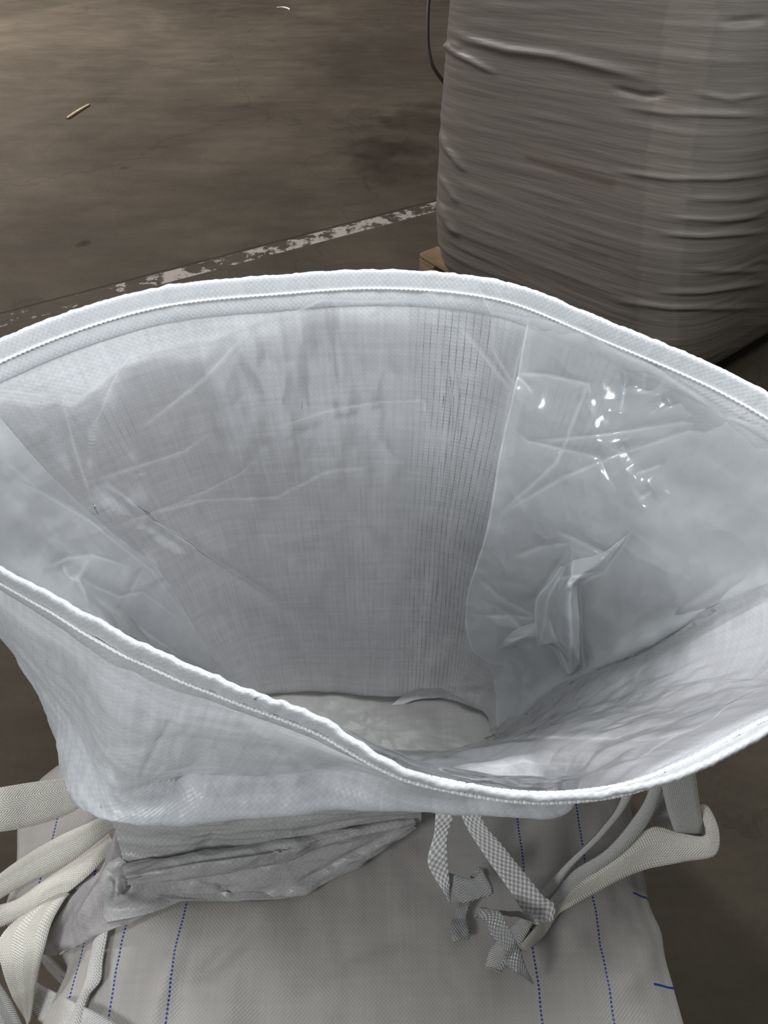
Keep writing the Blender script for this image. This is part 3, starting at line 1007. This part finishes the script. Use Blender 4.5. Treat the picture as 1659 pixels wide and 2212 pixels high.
lift('lift_loop', pr([(1395, 1700, 1440, 1700), (1403, 1740, 1446, 1745), (1412, 1775, 1452, 1782), (1420, 1800, 1456, 1810)],
                     [1.09, 1.095, 1.10, 1.10]), M['strap_grey'], n=40)
# tie tapes hanging from the skirt
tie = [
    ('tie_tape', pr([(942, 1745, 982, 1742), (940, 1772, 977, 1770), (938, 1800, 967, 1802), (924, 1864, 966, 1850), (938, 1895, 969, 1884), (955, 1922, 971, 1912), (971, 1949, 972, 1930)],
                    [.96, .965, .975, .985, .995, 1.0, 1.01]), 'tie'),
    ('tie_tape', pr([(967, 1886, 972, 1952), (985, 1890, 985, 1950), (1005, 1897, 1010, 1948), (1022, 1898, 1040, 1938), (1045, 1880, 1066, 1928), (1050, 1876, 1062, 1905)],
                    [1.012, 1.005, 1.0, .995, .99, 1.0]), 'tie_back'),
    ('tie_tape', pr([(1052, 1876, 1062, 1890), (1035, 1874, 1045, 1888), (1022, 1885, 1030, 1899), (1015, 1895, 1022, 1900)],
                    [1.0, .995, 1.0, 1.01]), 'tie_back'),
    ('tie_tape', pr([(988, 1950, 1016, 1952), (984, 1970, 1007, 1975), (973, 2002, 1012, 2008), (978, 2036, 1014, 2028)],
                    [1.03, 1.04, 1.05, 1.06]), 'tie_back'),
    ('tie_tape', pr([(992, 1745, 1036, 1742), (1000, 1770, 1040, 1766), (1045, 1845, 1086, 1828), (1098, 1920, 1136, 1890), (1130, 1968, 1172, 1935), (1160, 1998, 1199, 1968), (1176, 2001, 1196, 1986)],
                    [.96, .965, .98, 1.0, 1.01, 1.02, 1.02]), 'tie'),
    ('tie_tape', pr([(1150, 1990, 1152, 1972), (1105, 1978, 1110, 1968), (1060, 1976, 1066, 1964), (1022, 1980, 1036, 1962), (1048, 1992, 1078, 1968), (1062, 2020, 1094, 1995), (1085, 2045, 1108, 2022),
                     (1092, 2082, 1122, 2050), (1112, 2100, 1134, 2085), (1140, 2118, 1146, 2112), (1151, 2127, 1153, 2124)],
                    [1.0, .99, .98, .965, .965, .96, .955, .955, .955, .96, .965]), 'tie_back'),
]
for nm, prs, mt in tie:
    o = ribbon(nm, prs, M[mt], bag, n=80, thick=.0012, ripple=.004 if mt == 'tie_back' else 0.0006)
settle(bag)

# ------------------------------------------------------------------ plastic liner inside the open bag
bvh = BVHTree.FromPolygons([tuple(x) for x in SK.reshape(-1, 3)],
                           [(i * NS + j, (i + 1) * NS + j, (i + 1) * NS + (j + 1) % NS, i * NS + (j + 1) % NS) for i in range(NR - 1) for j in range(NS)])


def hit(u, v):
    """second wall hit for rays that pass the near rim, so the inside of the bag is found."""
    d = Vector(ray(u, v)).normalized()
    o = Vector(CAM)
    best = (None, None)
    for _ in range(6):
        loc, n, idx, dist = bvh.ray_cast(o, d)
        if loc is None:
            break
        best = (loc, idx)
        o = loc + d * 1e-4
    return best


top_px = [(-60, 830), (60, 845), (170, 853), (262, 785), (276, 765), (440, 730), (550, 690), (640, 664), (690, 640), (760, 646), (830, 645), (885, 640), (955, 617),
          (1042, 614), (1072, 668), (1140, 680), (1200, 694), (1268, 701), (1330, 738), (1420, 784), (1500, 832), (1583, 893), (1659, 914)]
js, ss = [], []
for u, v in top_px:
    loc, idx = hit(u, v)
    if idx is not None:
        js.append(idx % NS)
        ss.append(qr[idx // NS])
js, ss = np.array(js, float), np.array(ss)
js = np.where(js > NS * .8, js - NS, js)
o_ = np.argsort(js)
js, ss = js[o_], ss[o_]
jj = np.arange(NS, dtype=float)
jj2 = np.where(jj > NS * .8, jj - NS, jj)
stop = np.interp(jj2, js, ss)
j9 = NS * knots[9] / period
j14 = NS * knots[14] / period
near = np.clip((jj2 - js[-1]) / 40, 0, 1) * (jj2 > js[-1])
stop = stop * (1 - near) + near * 0.05
farl = np.clip((js[0] - jj2) / 30, 0, 1) * (jj2 < js[0])
stop = stop * (1 - farl) + farl * 0.06
NL = 260
LG = np.zeros((NL, NS, 3))
SN2 = grid_normals(SK, True) * (1 if flip > 0 else -1)
fr_ = np.linspace(0, 1, NL)
for j in range(NS):
    s = stop[j] + (0.97 - stop[j]) * fr_
    x = s * (NR - 1)
    i = np.clip(x.astype(int), 0, NR - 2)
    f = (x - i)[:, None]
    LG[:, j] = SK[i, j] * (1 - f) + SK[i + 1, j] * f + (SN2[i, j] * (1 - f) + SN2[i + 1, j] * f) * 0.017
LN = grid_normals(LG, True) * (1 if flip > 0 else -1)
# keep the film out of the corners of the cloth and give it its billows
LG = LG + LN * (np.abs(fnoise(LG, (7, 7, 4), 3, 12.0)) * 0.010 + np.abs(fnoise(LG, (24, 24, 12), 2, 2.0)) * 0.001)[..., None]
LL = [([(235, 1045), (330, 1120), (480, 1220), (640, 1320)], 8, .0022), ([(195, 1040), (300, 1008), (400, 975), (450, 935)], 5, .004),
      ([(255, 1147), (340, 1108), (440, 1082), (600, 1075), (700, 1022), (812, 1003)], 5, .004), ([(60, 845), (130, 810), (220, 780), (300, 762)], 4, .004),
      ([(600, 925), (700, 890), (830, 868), (915, 866), (925, 925)], 6, .004), ([(130, 835), (160, 960), (205, 1100)], 4, .004), ([(265, 780), (330, 690)], 5, .005),
      ([(285, 790), (390, 720), (450, 690)], 6, .004), ([(270, 770), (200, 930), (190, 1010)], 7, .005), ([(560, 690), (440, 820), (300, 930)], 6, .003),
      ([(380, 1080), (430, 1070), (520, 1025), (560, 985)], 4, .006), ([(250, 1140), (340, 1105), (430, 1075)], 5, .004),
      ([(690, 642), (760, 650), (880, 645)], 4, .004), ([(990, 700), (1060, 790), (1105, 850)], 5, .006), ([(1065, 680), (1065, 760), (1110, 840)], 5, .006),
      ([(1140, 685), (1110, 800), (1080, 960)], 5, .006), ([(870, 1620), (1000, 1605), (1150, 1590), (1400, 1595), (1560, 1560)], 6, .003),
      ([(990, 1660), (1090, 1650), (1130, 1640), (1160, 1650), (1300, 1650)], 6, .004), ([(1350, 1640), (1450, 1610), (1560, 1580)], 8, .005)]
LG2 = creases(LG, True, [(l, w_, a * .5) for l, w_, a in LL], True)
lmask = (LG[..., 1] > 0.55) | (LG[..., 0] > -0.05)
LG = np.where(lmask[..., None], LG2, LG)
lcr = LAST_CREASE * lmask
lcr[:2] = .8
liner = empty('bag_liner', (-0.03, 0.86, 0.04), 'clear crinkled plastic liner inside the open white bulk bag', 'bag liner')
grid_mesh('film', LG, M['liner'], liner, closed=True, uv=arc_uv(LG, True), attrs={'crease': lcr})


def curtain(name, rows, offs, lines, nr=260, nc=240, wr=0.004, edge_seed=0.0):
    """a loose second layer of the liner: grid of pixels on the bag wall, lifted off it towards the mouth."""
    R_ = np.array(rows, float)
    k1, k2 = np.linspace(0, 1, R_.shape[0]), np.linspace(0, 1, R_.shape[1])
    A = hermite(k1, R_, np.linspace(0, 1, nr))
    A = np.swapaxes(hermite(k2, np.swapaxes(A, 0, 1), np.linspace(0, 1, nc)), 0, 1)
    O = np.array(offs, float)
    O = hermite(np.linspace(0, 1, O.shape[0]), O, np.linspace(0, 1, nr))
    O = np.swapaxes(hermite(np.linspace(0, 1, O.shape[1]), np.swapaxes(O, 0, 1), np.linspace(0, 1, nc)), 0, 1)
    D = np.zeros((nr, nc))
    for i in range(nr):
        for j in range(nc):
            loc, idx = hit(A[i, j, 0], A[i, j, 1])
            D[i, j] = np.nan if loc is None else (np.array(loc) - CAM) @ np.array([0, math.cos(PITCH), -math.sin(PITCH)])
    # fill misses, then relax the depth so the film spans the hollows of the cloth
    for i in range(nr):
        bad = np.isnan(D[i])
        if bad.any() and not bad.all():
            D[i, bad] = np.interp(np.flatnonzero(bad), np.flatnonzero(~bad), D[i, ~bad])
    for _ in range(30):
        E = D.copy()
        E[1:-1, 1:-1] = (D[:-2, 1:-1] + D[2:, 1:-1] + D[1:-1, :-2] + D[1:-1, 2:]) / 4
        D = np.minimum(E, D)
    G = np.zeros((nr, nc, 3))
    for i in range(nr):
        for j in range(nc):
            G[i, j] = att(A[i, j, 0], A[i, j, 1], D[i, j] - O[i, j])
    N = grid_normals(G, False)
    G = G + N * ((fnoise(G, 9.0, 3, 20 + edge_seed) * wr) + fnoise(G, 30.0, 2, 7.0) * wr * .10)[..., None]
    G = creases(G, False, [(l, w_, a * .6) for l, w_, a in lines], True)
    cr = LAST_CREASE.copy()
    if name == 'loose_film':
        cr[:, :3 if edge_seed > 2 else 0] = 1.0
        if edge_seed < 2:
            cr[:, -3:] = 1.0
    return grid_mesh(name, G, M['curtain'], liner, uv=arc_uv(G, False), attrs={'crease': cr})


# left: the film has slipped off the rim and hangs in a slanting curtain
curtain('loose_film', [
    [(-160, 860), (-90, 880), (-40, 895), (2, 905)],
    [(-150, 930), (-60, 960), (20, 985), (88, 1005)],
    [(-140, 1000), (-20, 1040), (90, 1090), (215, 1128)],
    [(-110, 1080), (40, 1130), (190, 1180), (338, 1228)],
    [(-40, 1190), (110, 1230), (270, 1290), (402, 1325)],
    [(60, 1260), (200, 1310), (330, 1360), (446, 1400)],
    [(200, 1335), (300, 1380), (400, 1420), (505, 1470)],
    [(330, 1400), (420, 1445), (500, 1480), (590, 1535)]],
    [[.03, .05, .06, .07], [.03, .06, .08, .09], [.03, .06, .08, .09], [.03, .06, .08, .09], [.03, .05, .07, .08], [.03, .05, .06, .07], [.03, .04, .05, .05], [.03, .03, .03, .03]],
    [([(0, 985), (100, 1070), (200, 1130), (330, 1235), (400, 1330)], 10, .006),
     ([(40, 1040), (160, 1100), (230, 1150)], 8, .005), ([(105, 1225), (150, 1205), (200, 1200), (280, 1225)], 6, .010),
     ([(195, 1205), (165, 1250), (190, 1310)], 6, -.008), ([(310, 1230), (280, 1285), (260, 1290)], 4, .006), ([(190, 1260), (260, 1290), (310, 1280), (380, 1330)], 4, .004),
     ([(205, 1290), (280, 1340), (350, 1390), (400, 1420)], 4, .004), ([(140, 1215), (150, 1240), (165, 1255)], 7, .012)], edge_seed=1.0)
# right: a crumpled curtain over the corner of the bag
curtain('loose_film', [
    [(1138, 690), (1220, 706), (1300, 735), (1400, 785), (1530, 865), (1640, 930), (1760, 1000)],
    [(1112, 830), (1200, 840), (1300, 860), (1400, 890), (1530, 950), (1650, 1010), (1760, 1070)],
    [(1082, 960), (1180, 970), (1290, 985), (1400, 1010), (1530, 1050), (1650, 1090), (1760, 1130)],
    [(1052, 1140), (1150, 1130), (1270, 1130), (1400, 1140), (1530, 1150), (1650, 1170), (1750, 1190)],
    [(1008, 1290), (1110, 1290), (1240, 1280), (1370, 1270), (1500, 1260), (1620, 1240), (1720, 1240)],
    [(1016, 1395), (1090, 1395), (1190, 1390), (1300, 1370), (1420, 1340), (1540, 1300), (1660, 1260)],
    [(1062, 1445), (1110, 1450), (1180, 1450), (1260, 1440), (1350, 1410), (1450, 1365), (1560, 1310)],
    [(1078, 1590), (1095, 1570), (1130, 1545), (1180, 1510), (1240, 1475), (1320, 1435), (1420, 1385)]],
    [[.02, .02, .02, .02, .02, .02, .02], [.05, .045, .04, .03, .025, .025, .02], [.07, .065, .06, .04, .03, .03, .03], [.09, .08, .07, .05, .04, .03, .03],
     [.11, .10, .09, .06, .04, .03, .03], [.11, .10, .09, .06, .04, .03, .03], [.09, .08, .07, .05, .04, .03, .02], [.06, .05, .04, .03, .03, .02, .02]],
    [([(1105, 805), (1180, 810), (1270, 830), (1275, 850)], 5, .007), ([(1105, 800), (1140, 835), (1150, 850)], 4, .006), ([(1110, 930), (1140, 955), (1290, 990), (1330, 1060)], 6, .008),
     ([(1140, 955), (1300, 940), (1580, 895)], 4, .006), ([(1080, 1110), (1220, 1030), (1340, 980), (1580, 900)], 4, .006),
     ([(1350, 800), (1345, 850), (1340, 890)], 7, .010), ([(1390, 805), (1385, 850)], 7, .012), ([(1435, 850), (1450, 880)], 9, .010), ([(1340, 955), (1345, 975), (1365, 1000)], 7, .012),
     ([(1372, 1025), (1440, 1000)], 5, .008), ([(1380, 1080), (1410, 1060)], 6, .008),
     ([(1270, 830), (1200, 1000), (1080, 1110)], 5, .005), ([(1230, 1175), (1160, 1185), (1110, 1205)], 5, .008), ([(1205, 1150), (1290, 1190), (1320, 1205)], 5, .008),
     ([(1230, 1185), (1150, 1300), (1160, 1400)], 7, .014), ([(1235, 1190), (1235, 1330), (1250, 1440)], 6, -.012), ([(1250, 1260), (1255, 1440), (1235, 1465)], 6, .014),
     ([(1160, 1310), (1195, 1400), (1230, 1460)], 6, .014), ([(1190, 1248), (1290, 1240), (1360, 1150)], 6, .010), ([(1360, 1150), (1300, 1240), (1245, 1265)], 7, .008),
     ([(1035, 1250), (1070, 1290), (1150, 1335)], 5, .010), ([(1020, 1330), (1080, 1335), (1150, 1340)], 5, .008), ([(1040, 1300), (1090, 1330), (1130, 1370)], 4, .008), ([(1075, 1400), (1150, 1395), (1165, 1400)], 5, .008)],
    nr=300, nc=300, wr=0.005, edge_seed=4.0)
curtain('loose_film', [
    [(1232, 1184), (1262, 1190), (1300, 1195), (1359, 1152)],
    [(1190, 1250), (1225, 1246), (1255, 1243), (1288, 1239)],
    [(1155, 1302), (1190, 1294), (1220, 1280), (1247, 1262)],
    [(1160, 1392), (1192, 1375), (1220, 1355), (1250, 1340)],
    [(1186, 1395), (1210, 1402), (1232, 1412), (1252, 1425)],
    [(1216, 1448), (1226, 1455), (1238, 1452), (1249, 1440)]],
    [[.07, .07, .07, .05], [.09, .12, .12, .08], [.10, .13, .15, .10], [.10, .14, .15, .10], [.09, .12, .12, .09], [.06, .06, .06, .06]],
    [([(1232, 1190), (1180, 1290), (1165, 1390)], 6, .008), ([(1240, 1200), (1225, 1300), (1235, 1450)], 6, -.010), ([(1170, 1320), (1200, 1390), (1230, 1455)], 5, .008),
     ([(1195, 1248), (1285, 1240)], 5, .008)], nr=90, nc=70, wr=.002, edge_seed=7.0)
curtain('loose_film', [
    [(1072, 1398), (1092, 1376), (1120, 1356), (1160, 1343)],
    [(1076, 1402), (1100, 1392), (1130, 1378), (1162, 1370)],
    [(1080, 1405), (1108, 1404), (1136, 1402), (1164, 1400)]],
    [[.08, .10, .10, .09], [.09, .13, .13, .10], [.08, .10, .10, .09]],
    [([(1090, 1385), (1130, 1375), (1160, 1372)], 5, .006)], nr=40, nc=60, wr=.002, edge_seed=9.0)
settle(liner)

# ------------------------------------------------------------------ the full bag on its pallet behind
PT = 0.145
d1 = np.array([0.623, -0.782, 0.0])
d1 /= np.linalg.norm(d1)
d2 = np.array([-d1[1], d1[0], 0.0])
corner = atz(905, 546, PT)
SIDE = 1.20


def tb(a, b, z):
    return corner + d1 * a + d2 * b + np.array([0, 0, z - PT])


def wood(name, col):
    t = NT(name)
    obj = t.n('TexCoord').outputs['Object']
    g = t.noise(t.mapping(obj, (3, 3, 30), rot=(0, 0, 0)), 3.0, 4, 0.6, 0.5)
    f = t.ramp(g, [(0.3, 0.65), (0.7, 1.15)])
    return t.done(t.principled(t.mix(1.0, col, f, 'MULTIPLY'), 0.75, 0.2, t.bump(g, 0.3, 0.002)))


M['wood'] = wood('rough_pallet_wood', (0.27, 0.19, 0.11))
M['wood_pale'] = wood('pale_split_wood', (0.50, 0.41, 0.27))
pallet = empty('pallet', tuple(corner * np.array([1, 1, 0])), 'brown wooden pallet under the full bulk bag', 'pallet')


def plank(name, a0, a1, b0, b1, z0, z1, parent):
    bm = bmesh.new()
    vs = [bm.verts.new(tb(a, b, z)) for z in (z0, z1) for a, b in ((a0, b0), (a1, b0), (a1, b1), (a0, b1))]
    for f in ((3, 2, 1, 0), (4, 5, 6, 7), (0, 1, 5, 4), (1, 2, 6, 5), (2, 3, 7, 6), (3, 0, 4, 7)):
        bm.faces.new([vs[i] for i in f])
    bmesh.ops.recalc_face_normals(bm, faces=bm.faces)
    bmesh.ops.bevel(bm, geom=list(bm.edges), offset=.004, segments=2, affect='EDGES')
    me = bpy.data.meshes.new(name)
    bm.to_mesh(me)
    bm.free()
    me.materials.append(M['wood'])
    o = bpy.data.objects.new(name, me)
    C.objects.link(o)
    o.parent = parent
    return o


for i in range(7):
    plank('deck_board', 0, 1.06, i * .178, i * .178 + .10, PT - .02, PT, pallet)
for a in (0.0, .48, .965):
    plank('stringer', a, a + .095, 0, 1.17, .022, PT - .0205, pallet)
for i in (0, 3, 6):
    plank('bottom_board', 0, 1.06, i * .178, i * .178 + .10, 0.001, .0215, pallet)
settle(pallet)


def full_mat():
    t = NT('taupe_woven_sack')
    uv = t.uv()
    X, Y, _ = t.xyz(uv)
    hl = t.noise(t.mapping(uv, (2.5, 240, 1)), 1.0, 3, 0.6)
    fine = t.noise(t.mapping(uv, (330, 330, 1)), 1.0, 2)
    big = t.noise(uv, 2.2, 3)
    f = t.math('MULTIPLY', t.math('MULTIPLY_ADD', hl, 0.30, 0.85), t.math('MULTIPLY_ADD', fine, 0.26, 0.87))
    f = t.math('MULTIPLY', f, t.math('MULTIPLY_ADD', big, 0.3, 0.85))
    f = t.math('MULTIPLY', f, t.math('MULTIPLY_ADD', t.attr('pale_strip'), 0.17, 1.0))
    col = t.mix(1.0, (0.158, 0.140, 0.119), f, 'MULTIPLY')
    col = t.mix(t.attr('smear'), col, (0.10, 0.075, 0.06))
    h = t.noise(t.mapping(uv, (3.5, 55, 1)), 1.0, 4, 0.6, 0.3)
    nrm = t.bump(h, 0.16, 0.02)
    nrm = t.bump(fine, 0.3, 0.001, nrm)
    return t.done(t.principled(col, 0.45, 0.35, nrm))


M['full'] = full_mat()
bc2 = corner + d1 * (SIDE * .5 + .03) + d2 * (SIDE * .5 - .05)
full = empty('bulk_bag', tuple(bc2 * np.array([1, 1, 0]) + np.array([0, 0, PT])), 'tall full taupe bulk bag standing on a wooden pallet in the background', 'bulk bag')
NT2, NZ = 420, 300
th = np.linspace(0, 2 * math.pi, NT2, endpoint=False)
zz = np.concatenate([np.linspace(0, 1.22, NZ - 20), np.full(20, 1.22)])
half = SIDE * .5 + .01
scl = np.interp(zz, [0, .03, .10, .25, .6, .95, 1.15, 1.22], [.955, .975, 1.0, 1.015, 1.01, .995, .97, .90])
scl[-20:] = np.linspace(.88, .01, 20)
nexp = 5.5
rad = (np.abs(np.cos(th)) ** nexp + np.abs(np.sin(th)) ** nexp) ** (-1 / nexp)
FG = bc2[None, None] + (d1[None, None] * (np.cos(th) * rad)[None, :, None] + d2[None, None] * (np.sin(th) * rad)[None, :, None]) * half * scl[:, None, None]
FG[..., 2] = PT + zz[:, None]
FG[-20:, :, 2] += 0.06 * np.sin(np.linspace(0, 1.57, 20))[:, None]
FN = grid_normals(FG, True)
outw = np.sign(((FG[100] - bc2) * FN[100]).sum(-1)).mean()
FN = FN * outw
# long sagging folds: sampled along the cloth, stretched round the sack and tilted down towards the near corner
cl = np.stack([np.cos(th), np.sin(th)], -1) * rad[:, None] * half
tilt = (np.clip((cl[:, 0] + half) / (2 * half), 0, 1) * -0.12) * np.clip(-cl[:, 1] / half * 2, 0, 1)
crd = np.stack([np.broadcast_to(cl[:, 0] * 1.3, FG.shape[:2]), np.broadcast_to(cl[:, 1] * 1.3, FG.shape[:2]), (zz[:, None] + tilt[None, :]) * 13], -1)
w = fnoise(crd, 1.0, 3, 3.0)
w2_ = fnoise(crd * np.array([1.6, 1.6, 2.4]), 1.0, 2, 11.0)
am = np.clip(zz / .05, 0.1, 1)[:, None]
FG = FG + FN * ((w * .0022 + np.maximum(w2_, 0.0) * .0028) * am)[..., None]
vis = ((CAM - FG) * FN).sum(-1) > 0
fl = [([(945, 60), (1010, 85), (1100, 108), (1200, 120), (1300, 145), (1400, 170)], 10, .010), ([(945, 88), (990, 118), (1075, 160)], 7, .008),
      ([(950, 100), (980, 95), (1000, 105)], 7, .006), ([(950, 285), (965, 320), (1005, 370)], 7, .010), ([(950, 380), (990, 440)], 7, .007),
      ([(948, 440), (965, 480), (990, 510)], 8, .010), ([(1320, 190), (1390, 208), (1440, 205)], 7, -.009), ([(1340, 230), (1450, 245), (1659, 250)], 7, .006),
      ([(1330, 370), (1450, 385), (1560, 385), (1659, 375)], 6, .007), ([(1420, 505), (1520, 510), (1659, 500)], 6, .007), ([(1450, 470), (1560, 475), (1659, 465)], 6, .006),
      ([(1420, 632), (1520, 630), (1659, 610)], 6, .007), ([(1330, 650), (1450, 665), (1659, 665)], 6, .006), ([(1500, 585), (1659, 585)], 6, .005), ([(1560, 50), (1659, 40)], 8, -.007),
      ([(1500, 200), (1580, 215), (1659, 200)], 7, .005), ([(1480, 430), (1600, 430), (1659, 420)], 7, .005)]
FC = creases(FG, True, [(l, w_, a * outw) for l, w_, a in fl])
FG = np.where(vis[..., None], FC, FG)
fu, fv = proj(FG)
d_, a_ = seg_dist(fu, fv, [(1140, 343), (1190, 358), (1320, 397)])
smear = np.exp(-(d_ / np.interp(a_, [0, 1], [5, 9])) ** 2) * .75
d_, a_ = seg_dist(fu, fv, [(1235, 532), (1310, 556)])
smear = np.maximum(smear, np.exp(-(d_ / 7) ** 2) * .4) * vis
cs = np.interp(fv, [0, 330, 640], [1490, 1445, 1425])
pale_strip = ((fu > cs - 46) & (fu < cs + np.interp(fv, [0, 640], [60, 40]))) * vis * 1.0  # lighter strip of colour down the near corner
per_l = np.concatenate([[0], np.cumsum(np.linalg.norm(np.diff(np.concatenate([cl, cl[:1]]), axis=0), axis=1))])[:-1]
fuv = np.stack([np.broadcast_to(per_l, FG.shape[:2]), zz[:, None] + tilt[None, :]], -1).copy()
grid_mesh('body', FG, M['full'], full, closed=True, uv=fuv, attrs={'smear': smear, 'pale_strip': pale_strip})


def plain(name, col, rough=0.6, spec=0.3):
    t = NT(name)
    n_ = t.noise(t.n('TexCoord').outputs['Object'], 40.0, 3)
    f = t.math('MULTIPLY_ADD', n_, 0.5, 0.75)
    return t.done(t.principled(t.mix(1.0, col, f, 'MULTIPLY'), rough, spec))


M['cord'] = plain('dark_cord', (0.06, 0.05, 0.04))
M['scrap'] = plain('pale_scrap', (0.62, 0.60, 0.55))
tube('hanging_cord', [att(938, -60, 3.15), att(928, -10, 3.15), att(924, 50, 3.16), att(926, 105, 3.18), att(934, 140, 3.2), att(950, 166, 3.24), att(975, 195, 3.3)], .0075, M['cord'], full, 60)
settle(full)

# ------------------------------------------------------------------ litter on the floor
def sliver(name, u0, v0, u1, v1, w, h, mat, label, cat):
    a, b = atz(u0, v0, 0), atz(u1, v1, 0)
    L = np.linalg.norm(b - a)
    x = (b - a) / L
    y = np.array([-x[1], x[0], 0])
    mid = (a + b) / 2
    n = 14
    pr_ = []
    for i, t in enumerate(np.linspace(0, 1, n)):
        s = 0.55 + 0.45 * math.sin(math.pi * min(1, .12 + t * .86)) + random.uniform(-.06, .06)
        c = x * (t - .5) * L + np.array([0, 0, h * .5 + .0005])
        c = c + y * 0.004 * math.sin(3 * t)
        ring = [(-1, -.5), (1, -.5), (1.05, .2), (.5, .5), (-.6, .5), (-1.05, .1)]
        pr_.append([c + y * q_[0] * w * .5 * s + np.array([0, 0, q_[1] * h * (1 if q_[1] < 0 else s)]) for q_ in ring])
    G = np.array(pr_)
    o = grid_mesh(name, G, mat, None, closed=True)
    bm = bmesh.new()
    bm.from_mesh(o.data)
    bm.verts.ensure_lookup_table()
    bm.faces.new([bm.verts[j] for j in range(6)])
    bm.faces.new([bm.verts[(n - 1) * 6 + j] for j in range(6)])
    bmesh.ops.recalc_face_normals(bm, faces=bm.faces)
    bm.to_mesh(o.data)
    bm.free()
    o.location = mid
    o['label'] = label
    o['category'] = cat
    return o


sliver('wood_splinter', 145, 258, 193, 228, .022, .012, M['wood_pale'], 'pale wood splinter lying on the concrete at left', 'wood splinter')
st = tube('string_scrap', [np.array([0, 0, .004]), np.array([.05, .02, .004]), np.array([.09, -.01, .004]), np.array([.12, -.07, .004])], .0055, M['scrap'], None, 40)
st.location = atz(598, 18, 0)
st['label'] = 'short white curl of string on the concrete at the top edge'
st['category'] = 'string'
